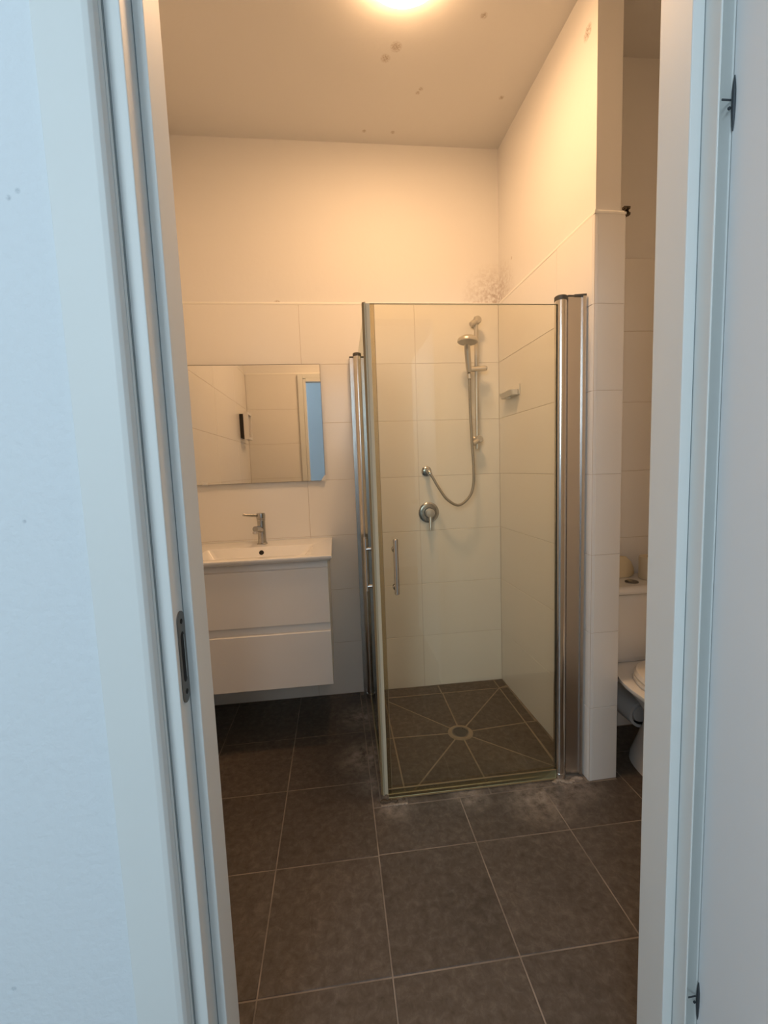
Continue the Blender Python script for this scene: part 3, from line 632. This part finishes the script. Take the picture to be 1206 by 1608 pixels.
# mirror
MX0, MX1, MZ0, MZ1, MY = -0.712, -0.052, 1.200, 1.797, 2.328
t = thing('wall_mirror', 'frameless rectangular mirror above the washbasin', 'mirror', (-0.38, D, 1.5))
obj('backing', box(MX0+0.002, MX1-0.001, MY+0.004, D-0.002, MZ0+0.001, MZ1-0.001), 'mirror_back_edge_shade', t, 0)
obj('mirror_glass', box(MX0, MX1, MY, MY+0.0045, MZ0, MZ1), 'mirror', t, 0)
obj('edge_shadow_line', box(MX1, MX1+0.0016, MY, MY+0.0045, MZ0, MZ1, bm=box(MX0, MX1, MY-0.0002, MY+0.0045, MZ1, MZ1+0.0022)), 'mirror_back_edge_shade', t, 0)  # dark strips painted in as the shadow along the right and top edge
for a, b_, s in ((MX1-0.022, MX1+0.002, 1), (MX0+0.035, MX0+0.060, 0)):
    P = [(a, MZ0-0.002), (b_, MZ0-0.002), (b_, MZ0+0.026), (b_-0.006, MZ0+0.026)] if s else [(a, MZ0-0.002), (b_, MZ0-0.002), (b_, MZ0+0.010), (a, MZ0+0.014)]
    obj('mirror_clip', prism(P, MY-0.003, MY-0.0003, axis='y'), 'plastic', t, 0)
# small framed box on left wall, known from the mirror
t = thing('wall_box', 'small white framed box on the left wall, seen in the mirror', 'wall box', (LX, 1.0, 1.62))
obj('back_box', box(LX+0.0006, LX+0.034, 0.905, 1.035, 1.535, 1.725, 0.002), 'black', t)
fr = bmesh.new()
for a in ((0.893, 0.911, 1.522, 1.738), (1.032, 1.050, 1.522, 1.738), (0.911, 1.032, 1.522, 1.540), (0.911, 1.032, 1.720, 1.738)): fr = box(LX+0.0342, LX+0.070, *a, bm=fr)
obj('frame', fr, 'plastic', t, 0)
obj('front_panel', box(LX+0.0342, LX+0.056, 0.9112, 1.0318, 1.5402, 1.7198), 'grey_plastic', t, 0)

# ---------------------------------------------------------------- toilet
TC = 1.245
t = thing('toilet', 'white close-coupled toilet behind the tiled partition', 'toilet', (TC, 1.5, 0))
def oval(cx, cy_, a, bf, bb, z, n=36):
    P = []
    for i in range(n):
        an = 2*math.pi*i/n; c, s = math.cos(an), math.sin(an)
        P.append((cx+a*math.copysign(abs(c)**0.85, c), cy_+(bb if s > 0 else bf)*math.copysign(abs(s)**0.85, s), z))
    return P
obj('bowl', loft([oval(TC, 1.47, .092, .25, .175, 0.0), oval(TC, 1.47, .088, .245, .170, 0.03), oval(TC, 1.46, .078, .215, .150, 0.10), oval(TC, 1.44, .076, .20, .125, 0.20), oval(TC, 1.43, .092, .215, .13, 0.27), oval(TC, 1.42, .140, .255, .18, 0.335), oval(TC, 1.42, .182, .285, .215, 0.378), oval(TC, 1.42, .190, .29, .22, 0.388), oval(TC, 1.42, .190, .29, .22, 0.40)]), 'ceramic', t, 60)
obj('deck', loft([rr(TC-.085, TC+.085, 1.57, 1.78, .02, 0.36), rr(TC-.155, TC+.155, 1.55, 1.80, .03, 0.382), rr(TC-.165, TC+.165, 1.55, 1.80, .03, 0.399)]), 'ceramic', t, 50)
st = obj('seat', loft([oval(TC+.010, 1.385, .164, .235, .185, 0.4012), oval(TC+.010, 1.385, .168, .240, .19, 0.408), oval(TC+.010, 1.385, .166, .238, .188, 0.418)]), 'plastic', t, 50)
obj('seat_lid', loft([oval(TC+.012, 1.385, .163, .236, .186, 0.4195), oval(TC+.012, 1.385, .166, .239, .189, 0.427), oval(TC+.012, 1.385, .158, .23, .181, 0.440)]), 'plastic', st, 50)
obj('cistern', loft([rr(TC-.165, TC+.165, 1.640, 1.802, .03, 0.4005), rr(TC-.175, TC+.175, 1.622, 1.803, .03, 0.43), rr(TC-.182, TC+.182, 1.612, 1.804, .03, 0.698)]), 'ceramic', t, 50)
ld = obj('cistern_lid', loft([rr(TC-.183, TC+.183, 1.606, 1.805, .03, 0.7005), rr(TC-.188, TC+.188, 1.598, 1.806, .03, 0.708), rr(TC-.188, TC+.188, 1.598, 1.806, .03, 0.722), rr(TC-.176, TC+.176, 1.612, 1.800, .03, 0.735)]), 'ceramic', t, 50)
fb = obj('flush_button', lathe([(0.026, 0.0), (0.026, 0.004), (0.022, 0.006), (0.020, 0.0055), (0.001, 0.006)], (1.222, 1.668, 0.7352), n=28), 'steel', ld)
obj('button_half', box(1.203, 1.2205, 1.655, 1.681, 0.7412, 0.7428, 0.0006), 'chrome', fb)
pp = obj('waste_pipe', lathe([(0.044, 0), (0.056, 0), (0.056, 0.10), (0.050, 0.112), (0.050, 0.218)], (1.222, 1.588, 0.192), (0, 1, 0), 32, cap=False), 'plastic', t, 50)
obj('pipe_spigot', lathe([(0.001, 0.006), (0.034, 0.004), (0.040, 0.020), (0.040, 0.05)], (1.222, 1.588, 0.192), (0, 1, 0), 28, cap=False), 'plastic', pp)
obj('pipe_seal', lathe([(0.0435, 0.001), (0.0435, 0.03)], (1.222, 1.588, 0.192), (0, 1, 0), 28, cap=False), 'dark', pp)
# things on the cistern
def cloth():
    loops = []
    for k, (z, sx, sy_) in enumerate(((0.7365, 1.0, 1.0), (0.748, 1.04, 1.0), (0.770, .96, .9), (0.800, .80, .72), (0.824, .5, .4))):
        loops.append([(1.230+math.cos(a)*0.068*sx*(1+0.10*math.sin(3*a+k)), 1.768+math.sin(a)*0.030*sy_*(1+0.08*math.cos(4*a+k)), z) for a in [2*math.pi*i/24 for i in range(24)]])
    return loft(loops)
tag(obj('folded_cloth', cloth(), 'towel', None, 60), 'crumpled beige cloth lying at the back of the toilet cistern', 'cloth')
t = thing('toilet_roll', 'toilet paper roll standing on the cistern beside the flush button', 'toilet paper', (1.339, 1.700, 0.7355))
obj('paper', lathe([(0.021, 0.0), (0.049, 0.0), (0.051, 0.004), (0.051, 0.092), (0.049, 0.096), (0.021, 0.096), (0.021, 0.0)], (1.339, 1.700, 0.7357), n=32, cap=False), 'paper', t)
obj('cardboard_core', lathe([(0.0192, 0.001), (0.0206, 0.001), (0.0206, 0.0965), (0.0192, 0.0965), (0.0192, 0.001)], (1.339, 1.700, 0.7357), n=24, cap=False), 'card', t)

# ---------------------------------------------------------------- ceiling lamp
t = thing('ceiling_lamp', 'round glowing flush lamp on the bathroom ceiling', 'ceiling lamp', (0.30, 1.515, CZ))
obj('lamp_base', lathe([(0.150, 0.0005), (0.150, 0.010), (0.146, 0.012)], (0.30, 1.515, CZ), (0, 0, -1), 40), 'plastic', t)
obj('lamp_rim', lathe([(0.146, 0.012), (0.147, 0.022), (0.143, 0.040), (0.134, 0.0455)], (0.30, 1.515, CZ), (0, 0, -1), 40, cap=False), 'lamp_rim', t)
obj('lamp_shade', lathe([(0.134, 0.0455), (0.110, 0.049), (0.065, 0.0515), (0.02, 0.0525), (0.001, 0.0526)], (0.30, 1.515, CZ), (0, 0, -1), 40), 'lamp', t)
